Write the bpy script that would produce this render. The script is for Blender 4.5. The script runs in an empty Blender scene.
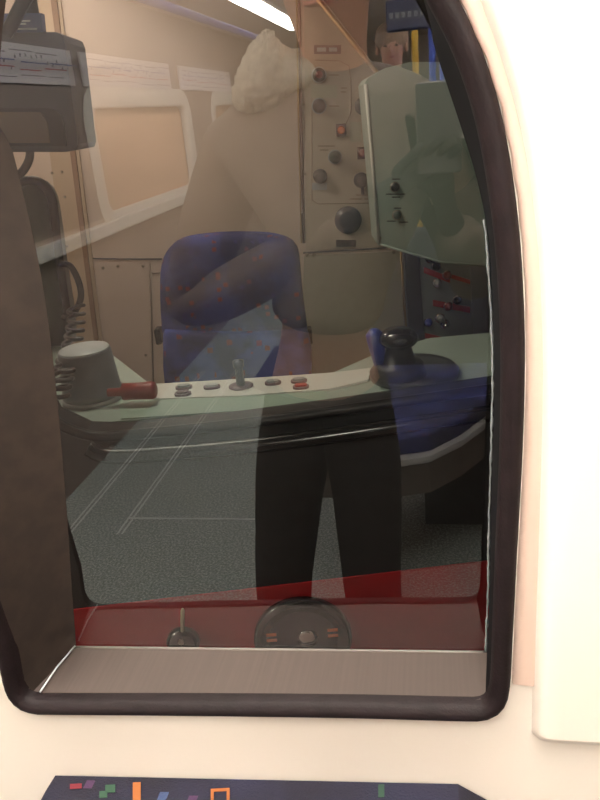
import bpy, bmesh, random
from math import *
from mathutils import Vector, Matrix, noise
random.seed(7)
scene = bpy.context.scene
COL = scene.collection

# ------------------------------------------------------------------ camera
F = 726.0
def _n(v): return Vector(v).normalized()
CD = _n((130, 300, F))                       # the carriage's long axis seen by the camera (right, up, forward)
CU = _n((-175, (F*F + 130*175)/300, -F))
CR = -Vector(CD).cross(CU)
CP = Vector((0, -.5, 1.48))
rt = Vector((CR[0], CD[0], CU[0])); up = Vector((CR[1], CD[1], CU[1])); fw = Vector((CR[2], CD[2], CU[2]))
cd = bpy.data.cameras.new('camera'); cam = bpy.data.objects.new('camera', cd); COL.objects.link(cam)
m = Matrix((rt, up, -fw)).transposed().to_4x4(); m.translation = CP
cam.matrix_world = m
cd.sensor_fit = 'VERTICAL'; cd.sensor_height = 24; cd.lens = F/800*24; cd.clip_start = .02
scene.camera = cam

# measuring helpers: the point of a real plane of the place seen at a photo pixel
def ray(px, py): return rt*(px-300) + up*(400-py) + fw*F
YAW = radians(10)
ORG = Vector((-.2, .55, 0))
EU = Vector((cos(YAW), sin(YAW), 0)); EV = Vector((-sin(YAW), cos(YAW), 0)); EZ = Vector((0, 0, 1))
CAB = Matrix.Translation(ORG) @ Matrix.Rotation(YAW, 4, 'Z')
def cab(u, v, z): return CAB @ Vector((u, v, z))
def on_v(px, py, v):
    r = ray(px, py); t = (v - (CP-ORG).dot(EV))/r.dot(EV); return CP + r*t
def on_z(px, py, z):
    r = ray(px, py); return CP + r*((z-CP.z)/r.z)
def on_y(px, py, y):
    r = ray(px, py); return CP + r*((y-CP.y)/r.y)
def L(p): return CAB.inverted() @ Vector(p)   # world -> cab coordinates

# ------------------------------------------------------------------ materials
def mat(name, col, rough=.5, metal=0, noise_amt=0, noise_scale=40, col2=None, bump=0, bump_scale=200, emit=None, spec=None, coat=0):
    M = bpy.data.materials.new(name); M.use_nodes = True
    nt = M.node_tree; b = nt.nodes['Principled BSDF']
    b.inputs['Base Color'].default_value = (*col, 1); b.inputs['Roughness'].default_value = rough; b.inputs['Metallic'].default_value = metal
    if spec is not None: b.inputs['Specular IOR Level'].default_value = spec
    if coat: b.inputs['Coat Weight'].default_value = coat
    tc = nt.nodes.new('ShaderNodeTexCoord')
    if noise_amt or col2:
        n = nt.nodes.new('ShaderNodeTexNoise'); n.inputs['Scale'].default_value = noise_scale; n.inputs['Detail'].default_value = 4
        nt.links.new(tc.outputs['Object'], n.inputs['Vector'])
        r = nt.nodes.new('ShaderNodeValToRGB'); c2 = col2 or tuple(c*(1-noise_amt) for c in col)
        r.color_ramp.elements[0].color = (*c2, 1); r.color_ramp.elements[1].color = (*col, 1)
        r.color_ramp.elements[0].position = .38; r.color_ramp.elements[1].position = .62
        nt.links.new(n.outputs['Fac'], r.inputs['Fac']); nt.links.new(r.outputs['Color'], b.inputs['Base Color'])
    if bump:
        n2 = nt.nodes.new('ShaderNodeTexNoise'); n2.inputs['Scale'].default_value = bump_scale
        nt.links.new(tc.outputs['Object'], n2.inputs['Vector'])
        bp = nt.nodes.new('ShaderNodeBump'); bp.inputs['Strength'].default_value = bump; bp.inputs['Distance'].default_value = .002
        nt.links.new(n2.outputs['Fac'], bp.inputs['Height']); nt.links.new(bp.outputs['Normal'], b.inputs['Normal'])
    if emit:
        b.inputs['Emission Color'].default_value = (*emit[:3], 1); b.inputs['Emission Strength'].default_value = emit[3]
    return M
cream = mat('cream moulded plastic', (.84, .76, .67), .38, noise_amt=.03, noise_scale=3, bump=.05, bump_scale=300)
rubber = mat('brown black rubber', (.011, .006, .007), .6, spec=.22, noise_amt=.3, noise_scale=60, bump=.2, bump_scale=400)
black = mat('black plastic', (.009, .009, .010), .4, spec=.3)
gloss_black = mat('gloss black paint', (.012, .012, .013), .16, noise_amt=.2, noise_scale=10)
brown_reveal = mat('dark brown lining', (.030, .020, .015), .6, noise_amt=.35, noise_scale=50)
charcoal = mat('charcoal paint', (.020, .021, .023), .42, noise_amt=.2, noise_scale=30)
red = mat('red paint', (.66, .018, .030), .4, noise_amt=.12, noise_scale=14)
beige = mat('beige panel paint', (.62, .50, .42), .45, noise_amt=.06, noise_scale=5)
beige_dark = mat('beige switch panel paint', (.50, .43, .34), .45, noise_amt=.07, noise_scale=8)
greenish = mat('grey green plastic', (.36, .44, .39), .4, noise_amt=.06, noise_scale=10)
greengrey_dark = mat('dark grey green casing', (.10, .135, .10), .35, noise_amt=.15, noise_scale=15)
white = mat('off white plastic', (.72, .72, .68), .4)
grey = mat('mid grey plastic', (.30, .33, .34), .35, noise_amt=.1, noise_scale=20)
palegrey = mat('pale grey plastic', (.55, .58, .60), .35)
darkgrey = mat('dark grey paint', (.06, .06, .065), .4)
gold = mat('brass coloured strip', (.55, .38, .20), .35, metal=.8)
chrome = mat('chrome', (.85, .85, .85), .12, metal=1)
steel = mat('screw steel', (.35, .30, .25), .4, metal=.8)
redplastic = mat('red plastic', (.45, .03, .03), .35)
orange = mat('orange plastic', (.75, .16, .04), .4)
blueplastic = mat('blue plastic', (.03, .05, .30), .35)
bluepaint = mat('blue handrail paint', (.08, .15, .68), .3)
yellowpaint = mat('yellow handrail paint', (.8, .5, .05), .35)
trouser = mat('black trouser cloth', (.013, .012, .013), .85, noise_amt=.3, noise_scale=60)
jacketm = mat('taupe jacket cloth', (.11, .08, .065), .85, noise_amt=.3, noise_scale=30)
coatm = mat('dark coat cloth', (.03, .028, .035), .85, noise_amt=.2)
skin = mat('skin', (.62, .38, .28), .5)
hairm = mat('brown hair', (.30, .20, .13), .6, noise_amt=.6, noise_scale=60)
hairg = mat('ash hair', (.30, .27, .26), .55, noise_amt=.6, noise_scale=50)
furm = mat('cream fleece', (.95, .91, .80), .95, noise_amt=.25, noise_scale=90, bump=.6, bump_scale=160)
tanm = mat('tan window blind', (.52, .33, .21), .6, noise_amt=.12, noise_scale=30)
signm = mat('dark blue sign', (.02, .03, .09), .4)
tunnel = mat('soot black ground', (.02, .018, .016), .9, noise_amt=.4)

taupe = mat('taupe wall lining', (.42, .33, .28), .5, noise_amt=.05, noise_scale=4)
umber = mat('dark umber lower lining', (.16, .125, .11), .5, noise_amt=.05, noise_scale=4)
def brushed(name, col, rough, vert=False):
    M = mat(name, col, rough, metal=.25); nt = M.node_tree; b = nt.nodes['Principled BSDF']
    tc = nt.nodes.new('ShaderNodeTexCoord'); mp = nt.nodes.new('ShaderNodeMapping'); mp.inputs['Scale'].default_value = (300, 6, 6)
    n = nt.nodes.new('ShaderNodeTexNoise'); n.inputs['Scale'].default_value = 1; n.inputs['Detail'].default_value = 3
    r = nt.nodes.new('ShaderNodeValToRGB'); r.color_ramp.elements[0].color = (*[c*.72 for c in col], 1); r.color_ramp.elements[1].color = (*col, 1)
    nt.links.new(tc.outputs['Object'], mp.inputs['Vector']); nt.links.new(mp.outputs['Vector'], n.inputs['Vector'])
    nt.links.new(n.outputs['Fac'], r.inputs['Fac']); nt.links.new(r.outputs['Color'], b.inputs['Base Color'])
    return M
sillmetal = brushed('brushed aluminium ledge', (.095, .072, .063), .65)

def glass_mat(name, k, film, tint=(1, 1, 1), rough=0):
    M = bpy.data.materials.new(name); M.use_nodes = True; nt = M.node_tree; nt.nodes.clear()
    out = nt.nodes.new('ShaderNodeOutputMaterial'); tr = nt.nodes.new('ShaderNodeBsdfTransparent'); tr.inputs['Color'].default_value = (*tint, 1)
    gl = nt.nodes.new('ShaderNodeBsdfGlossy'); gl.inputs['Roughness'].default_value = rough
    fr = nt.nodes.new('ShaderNodeFresnel'); fr.inputs['IOR'].default_value = 1.5
    mu = nt.nodes.new('ShaderNodeMath'); mu.operation = 'MULTIPLY'; mu.inputs[1].default_value = k; mu.use_clamp = True
    mx = nt.nodes.new('ShaderNodeMixShader')
    nt.links.new(fr.outputs[0], mu.inputs[0]); nt.links.new(mu.outputs[0], mx.inputs[0]); nt.links.new(tr.outputs[0], mx.inputs[1]); nt.links.new(gl.outputs[0], mx.inputs[2])
    last = mx
    if film:
        df = nt.nodes.new('ShaderNodeBsdfDiffuse'); df.inputs['Color'].default_value = (.8, .77, .72, 1)
        tc = nt.nodes.new('ShaderNodeTexCoord'); mp = nt.nodes.new('ShaderNodeMapping'); mp.inputs['Rotation'].default_value = (0, .75, 0); mp.inputs['Scale'].default_value = (3, 3, 26)
        n = nt.nodes.new('ShaderNodeTexNoise'); n.inputs['Scale'].default_value = 1.5; n.inputs['Detail'].default_value = 5; n.inputs['Distortion'].default_value = 1.2
        rr = nt.nodes.new('ShaderNodeMapRange'); rr.inputs['From Min'].default_value = .42; rr.inputs['From Max'].default_value = .8; rr.inputs['To Min'].default_value = film*.25; rr.inputs['To Max'].default_value = film*2.2
        m2 = nt.nodes.new('ShaderNodeMixShader')
        nt.links.new(tc.outputs['Object'], mp.inputs['Vector']); nt.links.new(mp.outputs[0], n.inputs['Vector']); nt.links.new(n.outputs['Fac'], rr.inputs['Value'])
        nt.links.new(rr.outputs[0], m2.inputs[0]); nt.links.new(mx.outputs[0], m2.inputs[1]); nt.links.new(df.outputs[0], m2.inputs[2]); last = m2
    nt.links.new(last.outputs[0], out.inputs[0])
    return M
pane_glass = glass_mat('double window glass', 4.7, .001, (.93, .96, .93))
screen_glass = glass_mat('windscreen glass', 1.0, 0, (.93, .96, .94), .45)

def moquette(name, base, dark, specks, scale=30):
    M = mat(name, base, .9, bump=.4, bump_scale=500); nt = M.node_tree; b = nt.nodes['Principled BSDF']
    tc = nt.nodes.new('ShaderNodeTexCoord')
    n = nt.nodes.new('ShaderNodeTexNoise'); n.inputs['Scale'].default_value = 9; n.inputs['Detail'].default_value = 3
    r = nt.nodes.new('ShaderNodeValToRGB'); r.color_ramp.elements[0].color = (*dark, 1); r.color_ramp.elements[1].color = (*base, 1); r.color_ramp.elements[0].position = .42; r.color_ramp.elements[1].position = .6
    v = nt.nodes.new('ShaderNodeTexVoronoi'); v.distance = 'CHEBYCHEV'; v.inputs['Scale'].default_value = scale
    sep = nt.nodes.new('ShaderNodeSeparateColor'); r2 = nt.nodes.new('ShaderNodeValToRGB'); r2.color_ramp.interpolation = 'CONSTANT'
    els = r2.color_ramp.elements; els[0].color = (*specks[0], 1); els[1].position = .5; els[1].color = (*specks[1], 1)
    e = els.new(.75); e.color = (*specks[2], 1)
    cmp_ = nt.nodes.new('ShaderNodeMath'); cmp_.operation = 'GREATER_THAN'; cmp_.inputs[1].default_value = .70
    d = nt.nodes.new('ShaderNodeMath'); d.operation = 'LESS_THAN'; d.inputs[1].default_value = .28
    mu = nt.nodes.new('ShaderNodeMath'); mu.operation = 'MULTIPLY'
    mix = nt.nodes.new('ShaderNodeMix'); mix.data_type = 'RGBA'
    for t in (n, v): nt.links.new(tc.outputs['Object'], t.inputs['Vector'])
    nt.links.new(n.outputs['Fac'], r.inputs['Fac']); nt.links.new(v.outputs['Color'], sep.inputs[0])
    nt.links.new(sep.outputs[0], cmp_.inputs[0]); nt.links.new(v.outputs['Distance'], d.inputs[0])
    nt.links.new(cmp_.outputs[0], mu.inputs[0]); nt.links.new(d.outputs[0], mu.inputs[1])
    nt.links.new(sep.outputs[1], r2.inputs[0])
    nt.links.new(mu.outputs[0], mix.inputs['Factor']); nt.links.new(r.outputs[0], mix.inputs['A']); nt.links.new(r2.outputs[0], mix.inputs['B'])
    nt.links.new(mix.outputs['Result'], b.inputs['Base Color'])
    return M
moq_cab = moquette('blue cab seat moquette', (.035, .05, .27), (.012, .016, .11), [(.15, .02, .06), (.03, .03, .22), (.10, .03, .12)], 44)
moq_nav = moquette('navy seat moquette', (.009, .009, .028), (.005, .004, .012), [(.05, .02, .06), (.03, .05, .12), (.03, .03, .10)], 60)
moq_dim = moquette('dark blue moquette', (.022, .03, .13), (.010, .012, .045), [(.05, .02, .06), (.03, .05, .12), (.03, .03, .10)], 50)
m_or = mat('orange weave', (.26, .085, .02), .9); m_gr = mat('green weave', (.02, .06, .035), .9); m_rd = mat('red weave', (.13, .012, .02), .9); m_bl = mat('light blue weave', (.018, .028, .065), .9)
def speckled():
    M = mat('speckled grey floor', (.16, .18, .18), .55); nt = M.node_tree; b = nt.nodes['Principled BSDF']
    tc = nt.nodes.new('ShaderNodeTexCoord'); n = nt.nodes.new('ShaderNodeTexNoise'); n.inputs['Scale'].default_value = 120; n.inputs['Detail'].default_value = 2
    r = nt.nodes.new('ShaderNodeValToRGB'); r.color_ramp.elements[0].color = (.10, .125, .12, 1); r.color_ramp.elements[1].color = (.42, .47, .46, 1); r.color_ramp.elements[0].position = .42; r.color_ramp.elements[1].position = .68
    nt.links.new(tc.outputs['Object'], n.inputs['Vector']); nt.links.new(n.outputs['Fac'], r.inputs['Fac']); nt.links.new(r.outputs[0], b.inputs['Base Color'])
    return M
floorm = speckled()

# ------------------------------------------------------------------ mesh helpers
class MB:
    def __init__(s): s.bm = bmesh.new(); s.mats = []
    def mi(s, m):
        if m is None: return 0
        if m not in s.mats: s.mats.append(m)
        return s.mats.index(m)
    def box(s, c, size, M=None, m=None, bev=0):
        r = bmesh.ops.create_cube(s.bm, size=1)
        vs = r['verts']; T = Matrix.Translation(c) @ Matrix.Diagonal((*size, 1))
        bmesh.ops.transform(s.bm, matrix=(M @ T) if M else T, verts=vs)
        fs = set(f for v in vs for f in v.link_faces); k = s.mi(m)
        for f in fs: f.material_index = k
        if bev:
            es = list(set(e for v in vs for e in v.link_edges))
            q = bmesh.ops.bevel(s.bm, geom=es, offset=bev, segments=3, affect='EDGES', profile=.5)
            for f in q['faces']: f.material_index = k
        return s
    def prism(s, pts, ext, m=None, bev=0):
        k = s.mi(m)
        vs = [s.bm.verts.new(Vector(p)) for p in pts]; f = s.bm.faces.new(vs); f.material_index = k
        r = bmesh.ops.extrude_face_region(s.bm, geom=[f])
        nv = [g for g in r['geom'] if isinstance(g, bmesh.types.BMVert)]
        bmesh.ops.translate(s.bm, vec=Vector(ext), verts=nv)
        nf = [g for g in r['geom'] if isinstance(g, bmesh.types.BMFace)]
        for v in nv:
            for g in v.link_faces: g.material_index = k
        if bev:
            es = set(e for v in nv for e in v.link_edges if all(x in nv for x in e.verts))
            q = bmesh.ops.bevel(s.bm, geom=list(es), offset=bev, segments=3, affect='EDGES', profile=.5)
            for g in q['faces']: g.material_index = k
        return s
    def tube(s, path, r, n=10, closed=False, m=None):
        k = s.mi(m); P = [Vector(p) for p in path]; rings = []
        N = len(P)
        prev = None
        for i, p in enumerate(P):
            a = P[(i-1) % N] if (closed or i) else p; b = P[(i+1) % N] if (closed or i < N-1) else p
            t = (b-a).normalized()
            if prev is None:
                x = t.cross(Vector((0, 0, 1)));
                if x.length < .1: x = t.cross(Vector((1, 0, 0)))
            else: x = prev - t*prev.dot(t)
            x.normalize(); prev = x; y = t.cross(x)
            rr = r[i] if isinstance(r, (list, tuple)) else r
            rings.append([s.bm.verts.new(p + x*(rr*cos(2*pi*j/n)) + y*(rr*sin(2*pi*j/n))) for j in range(n)])
        for i in range(N if closed else N-1):
            A, B = rings[i], rings[(i+1) % N]
            for j in range(n):
                f = s.bm.faces.new((A[j], A[(j+1) % n], B[(j+1) % n], B[j])); f.material_index = k; f.smooth = True
        if not closed:
            for R in (rings[0], rings[-1]): s.bm.faces.new(R).material_index = k
        return s
    def lathe(s, base, axis, prof, n=28, m=None):
        """prof: (distance along axis, radius)"""
        k = s.mi(m); ax = Vector(axis).normalized(); x = ax.orthogonal().normalized(); y = ax.cross(x); rings = []
        for d, r in prof:
            r = max(r, 1e-5)
            rings.append([s.bm.verts.new(Vector(base) + ax*d + x*(r*cos(2*pi*j/n)) + y*(r*sin(2*pi*j/n))) for j in range(n)])
        for A, B in zip(rings, rings[1:]):
            for j in range(n):
                f = s.bm.faces.new((A[j], A[(j+1) % n], B[(j+1) % n], B[j])); f.material_index = k; f.smooth = True
        for R in (rings[0], rings[-1]): s.bm.faces.new(R).material_index = k
        return s
    def grid(s, rows, m=None, closed=False):
        k = s.mi(m); V = [[s.bm.verts.new(Vector(p)) for p in r] for r in rows]
        for i in range(len(V)-1):
            n = len(V[i])
            for j in range(n if closed else n-1):
                f = s.bm.faces.new((V[i][j], V[i][(j+1) % n], V[i+1][(j+1) % n], V[i+1][j])); f.material_index = k; f.smooth = True
        return s
    def build(s, name, m, parent=None, smooth=False, fix=True):
        if fix: bmesh.ops.recalc_face_normals(s.bm, faces=s.bm.faces)
        me = bpy.data.meshes.new(name); s.bm.to_mesh(me); s.bm.free()
        if smooth:
            for p in me.polygons: p.use_smooth = True
        for q in (s.mats or [m]): me.materials.append(q)
        o = bpy.data.objects.new(name, me); COL.objects.link(o)
        if parent: attach(o, parent)
        return o
def attach(o, parent):
    o.parent = parent
    if parent.type == 'EMPTY': o.matrix_parent_inverse = Matrix.Translation(parent.location).inverted()
def thing(name, label, cat, loc, group=None):
    o = bpy.data.objects.new(name, None); COL.objects.link(o); o.location = loc; o.empty_display_size = .05
    return tag(o, label, cat, group)
def tag(o, label, cat, group=None):
    o['label'] = label; o['category'] = cat
    if group: o['group'] = group
    return o
def struct(o, label=None):
    o['kind'] = 'structure'
    if label: o['label'] = label
    return o
def cat_rom(pts, n=8, closed=False):
    P = [Vector(p) for p in pts]; out = []; N = len(P)
    for i in range(N if closed else N-1):
        g = lambda j: P[j % N] if closed else P[max(0, min(N-1, j))]
        a, b, c, d = g(i-1), g(i), g(i+1), g(i+2)
        for k in range(n):
            t = k/n
            out.append(.5*((2*b) + (c-a)*t + (2*a-5*b+4*c-d)*t*t + (3*b-a-3*c+d)*t**3))
    if not closed: out.append(P[-1])
    return out
def resample(P, n, closed=True):
    P = [Vector(p) for p in P]; Q = P + ([P[0]] if closed else [])
    ds = [0]
    for a, b in zip(Q, Q[1:]): ds.append(ds[-1] + (b-a).length)
    out = []; T = ds[-1]; j = 0
    for i in range(n):
        d = T*i/(n if closed else n-1)
        while j < len(Q)-2 and ds[j+1] < d: j += 1
        w = (d-ds[j])/max(ds[j+1]-ds[j], 1e-9); out.append(Q[j].lerp(Q[j+1], min(1, w)))
    return out
def offset2(P, d):
    """inward offset of a closed counter-clockwise (x, z) outline"""
    n = len(P); out = []
    for i in range(n):
        t = (P[(i+1) % n] - P[i-1]).normalized(); out.append(P[i] + Vector((-t.y, t.x))*d)
    return out

# ================================================================== OUR CARRIAGE: END WALL AND WINDOW
WT = .07
def P2(px, py): q = on_y(px, py, 0); return (q.x, q.z)
edge = [P2(*p) for p in [(60, 711), (200, 712), (350, 714), (465, 717), (486, 716), (499, 710), (507, 698), (510, 680), (512, 640), (516, 560), (521, 470), (524, 380), (523, 300), (517, 215), (503, 125), (484, 58), (458, 0)]]
edge += [(-.02, 1.60), (-.075, 1.66), (-.15, 1.685), (-.25, 1.68), (-.335, 1.635), (-.395, 1.54), (-.422, 1.40), (-.426, 1.25), (P2(0, 655)[0]-.004, 1.10), (P2(0, 655)[0]-.001, 1.03), P2(0, 655), P2(7, 687), P2(19, 703), P2(36, 710)]
OUT = resample(cat_rom([Vector((p[0], p[1])) for p in edge], 6, True), 220)
def ring3(d, y): return [Vector((p.x, y, p.y)) for p in offset2(OUT, d)]

WX0, WX1, ZC = -1.6, .62, 2.12
bm = bmesh.new()
def loop(pts):
    vs = [bm.verts.new(p) for p in pts]
    return [bm.edges.new((vs[i], vs[(i+1) % len(vs)])) for i in range(len(vs))]
es = loop(ring3(0, 0)) + loop([Vector(q) for q in ((WX0, 0, .96-.015), (WX1, 0, .96-.015), (WX1, 0, ZC), (WX0, 0, ZC))])
bmesh.ops.triangle_fill(bm, use_beauty=True, use_dissolve=False, edges=es, normal=(0, -1, 0))
r = bmesh.ops.extrude_face_region(bm, geom=bm.faces[:]); bmesh.ops.translate(bm, vec=(0, WT, 0), verts=[g for g in r['geom'] if isinstance(g, bmesh.types.BMVert)])
w = MB(); w.bm.free(); w.bm = bm
# lower part: the wall sweeps out towards the saloon below the window
prof = [(0, .945), (-.0005, .90), (-.0005, .5), (-.0005, 0)]
w.grid([[(x, y, z) for x in (WX0, -1.0, -.4, 0, .3, WX1)] for y, z in prof])
w.build('wall_front', cream); wall = bpy.data.objects['wall_front']; struct(wall)
# raised moulding to the right of the window
crv = [P2(*p) for p in [(534, 722), (536, 640), (540, 520), (543, 420), (543, 330), (538, 240), (526, 150), (508, 75), (482, 0)]] + [(0.0, 1.61), (-.06, 1.69), (-.15, 1.72)]
crv = resample([Vector((a, b)) for a, b in cat_rom([Vector((p[0], p[1])) for p in crv], 6)], 60, False)
rows = []
Nn = len(crv)
def rr(i, d, y):
    a = crv[max(0, i-1)]; b = crv[min(Nn-1, i+1)]; t = (b-a).normalized(); q = crv[i] + Vector((t.y, -t.x))*d
    return Vector((min(q.x, WX1), y, min(q.y, ZC)))
W = MB()
steps = [(-.002, .001), (-.001, -.004), (.001, -.010), (.004, -.015), (.009, -.0175), (.020, -.018)]
for d, y in steps: rows.append([rr(i, d, y) for i in range(Nn)])
far = []
for i in range(Nn):
    q = rr(i, .02, -.018); t = i/(Nn-1)
    far.append(Vector((WX1, -.018, q.z)) if t < .6 else Vector((WX1 if t < .8 else (q.x + (WX1-q.x)*(1-t)/.2), -.018, ZC)))
rows.append(far)
W.grid(rows)
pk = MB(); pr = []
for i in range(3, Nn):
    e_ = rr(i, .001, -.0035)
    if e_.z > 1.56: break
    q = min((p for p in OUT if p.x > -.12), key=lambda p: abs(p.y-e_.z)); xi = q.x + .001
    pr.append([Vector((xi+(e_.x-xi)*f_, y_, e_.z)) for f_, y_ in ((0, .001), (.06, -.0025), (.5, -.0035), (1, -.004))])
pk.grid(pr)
struct(pk.build('trim_30', mat('pinkish strip', (.62, .46, .38), .5)))  # strip beside the seal, pinker and darker than the wall
low = []                                        # rounded foot of the moulding
for k in range(5):
    a = k/4*pi/2
    low.append([Vector((p.x, p.y*cos(a) if True else 0, p.z - .012*sin(a))) for p in [rows[j][0] for j in range(len(rows))]])
W.grid(low)
struct(W.build('trim_1', cream))

win = thing('window_1', 'arched carriage end window in a dark rubber seal', 'window', (-.17, 0, .96)); win['kind'] = 'structure'
g = MB()
prof = [(-.001, .002), (.0005, -.005), (.003, -.008), (.0065, -.0085), (.0095, -.0065), (.0115, -.005), (.0135, -.003), (.015, .000), (.0155, .008)]
g.grid([ring3(d, y) for d, y in prof], closed=True)
g.build('window_seal', rubber, win)
YG = WT + .004
backc = [(487, 651), (489, 600), (490, 540), (492, 460), (494, 380), (492, 300), (487, 230), (477, 180), (462, 130), (447, 85), (434, 45), (424, 0)]
bk = [on_y(*p, YG) for p in backc]; bk = [Vector((p.x, p.z)) for p in bk]
bk += [Vector(q) for q in ((-.035, 1.60), (-.09, 1.645), (-.16, 1.665), (-.24, 1.655), (-.30, 1.60), (-.338, 1.50))]
bk += [Vector((q.x, q.z)) for q in [on_y(*p, YG) for p in ((12, 150), (36, 250), (48, 320), (57, 400), (66, 500), (72, 590), (76, 646))]]
rest_b = resample(cat_rom(bk, 5), 160, False)
fr = offset2(OUT, .014)
cl, cr_ = P2(30, 694), P2(491, 702)
iL = min(range(len(fr)), key=lambda i: (fr[i]-Vector(cl)).length); iR = min(range(len(fr)), key=lambda i: (fr[i]-Vector(cr_)).length)
def walk(a, b_):
    o_ = [fr[a]]; i = a
    while i != b_: i = (i+1) % len(fr); o_.append(fr[i])
    return o_
rest_f = resample(walk(iR, iL), 160, False); bot_f = resample(walk(iL, iR), 30, False)
bot_b = resample([rest_b[-1], rest_b[0]], 30, False)
v3 = lambda P, y: [Vector((p.x, y, p.y)) for p in P]
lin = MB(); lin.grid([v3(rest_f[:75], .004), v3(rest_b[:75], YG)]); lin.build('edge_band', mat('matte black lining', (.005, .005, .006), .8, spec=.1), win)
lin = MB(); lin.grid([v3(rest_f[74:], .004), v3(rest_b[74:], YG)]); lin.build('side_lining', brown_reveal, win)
lin = MB(); lin.grid([v3(bot_f, .004), v3(bot_b, YG)]); lin.build('window_ledge', sillmetal, win)
pane = rest_b
lin = MB(); f = lin.bm.faces.new([lin.bm.verts.new(p) for p in v3(pane, YG)]); lin.build('glass_pane', pane_glass, win, fix=False)
lin = MB(); lin.grid([v3(rest_b, YG+.0005), v3([p for p in offset2(rest_b, -.03)], YG+.0005)]); lin.build('pane_seal', black, win)
cb = MB(); cb.tube([on_y(40, 692, .006), on_y(57, 669, .037)+Vector((0,0,.002)), on_y(75, 646, WT)], .0009, 8); cb.build('corner_bead', palegrey, win)
cb = MB(); cb.tube([Vector((p.x, YG-.002, p.y)) for p in bot_b], .0018, 8); cb.build('ledge_bead', mat('dark bead', (.12, .10, .09), .4), win)
sl = MB(); sp = [Vector((p.x-.0012+random.uniform(-.0004, .0004), YG-.002, p.y)) for p in resample([q for q in rest_b[:60] if q.y < 1.40], 90, False)]
sl.tube(sp, [.0007 + random.random()*.0008 for _ in sp], 6); sl.build('sealant_line', grey, win)

# seat back under the window
q0 = on_y(50, 775, -.004); q1 = on_y(458, 784, -.004)
ts = .865
t = thing('bench_seat', 'navy patterned fabric seat back top standing directly below the window', 'seat', (-.16, -.2, 0))
xL, xR = q0.x, q1.x
s = MB()
zt0, zt1 = q0.z, q1.z
pts = [(xL-.02, 0, .45), (xR+.06, 0, .45), (xR+.06, 0, zt1-.05), (xR+.045, 0, zt1-.03), (xR, 0, zt1), (xL+.006, 0, zt0), (xL-.008, 0, zt0-.02), (xL-.02, 0, zt0-.08)]
s.prism([(a, -.004, c) for a, b, c in pts], (0, -.05, 0), bev=.006, m=moq_nav)
def patch(px0, px1, py0, py1, m):
    zz = zt0 + (zt1-zt0)*.4 + .0006
    P = []
    for (a, b) in ((px0, py0), (px1, py0), (px1, py1), (px0, py1)):
        P.append(on_z(a, b, zz))
        tt = (P[-1].x-xL)/(xR-xL); P[-1].z = zt0+(zt1-zt0)*tt+.0008
    s.prism([tuple(p) for p in P], (0, 0, .0004), m=m)
seat_front = s
for a in [(68, 80, 777, 782, m_rd), (104, 114, 780, 788, m_gr), (98, 106, 786, 793, m_gr), (132, 140, 779, 800, m_or), (211, 230, 790, 793, m_or), (211, 214, 793, 806, m_or), (227, 230, 793, 806, m_or), (379, 385, 795, 808, m_gr)]: patch(*a)
s.build('backrest', moq_nav, t)
s = MB(); s.box(((xL+xR)/2+.02, -.26, .40), (xR-xL+.08, .40, .1), bev=.02); s.build('seat_cushion', moq_nav, t)
s = MB(); s.box(((xL+xR)/2+.02, -.25, .175), (xR-xL+.02, .3, .35), bev=.01); s.build('pedestal', grey, t)

# ------------------------------------------------------------------ the rest of our carriage (seen mirrored in the pane)
YB = -8.0
def slab(name, c, size, m, bev=0):
    b = MB(); b.box(c, size, bev=bev); o = b.build(name, m); return struct(o)
slab('floor', ((WX0+WX1)/2, YB/2, -.03), (WX1-WX0, -YB, .06), floorm)
b = MB(); b.box((WX0+.012, -2.95, 1.03), (.05, 2.3, .06), bev=.008); struct(b.build('trim_20', white))
slab('ceiling', ((WX0+WX1)/2, YB/2, ZC+.03), (WX1-WX0+.1, -YB+.14, .06), cream)
slab('wall_back', ((WX0+WX1)/2, YB-.03, ZC/2), (WX1-WX0, .06, ZC), cream)
# side walls, built round their window openings
def side_wall(name, x, th, openings):
    b = MB(); ys = [0.0]
    z0, z1 = 1.08, 1.60
    b.box((x+th/2, YB/2, .51), (abs(th), -YB, 1.02), m=umber); b.box((x+th/2, YB/2, (1.02+z0)/2), (abs(th), -YB, z0-1.02), m=taupe); b.box((x+th/2, YB/2, (z1+ZC)/2), (abs(th), -YB, ZC-z1))
    cur = 0
    for (a, c) in openings:
        b.box((x+th/2, (cur+a)/2, (z0+z1)/2), (abs(th), abs(a-cur), z1-z0)); cur = c
    b.box((x+th/2, (cur+YB)/2, (z0+z1)/2), (abs(th), abs(YB-cur), z1-z0))
    return struct(b.build(name, taupe))
side_wall('wall_left', WX0, -.06, [(-.5, -1.6), (-2.88, -4.36), (-5.06, -7.06)])
side_wall('wall_right', WX1, .06, [(-.5, -1.6), (-2.88, -4.36), (-5.06, -7.06)])
k = 2
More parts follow.
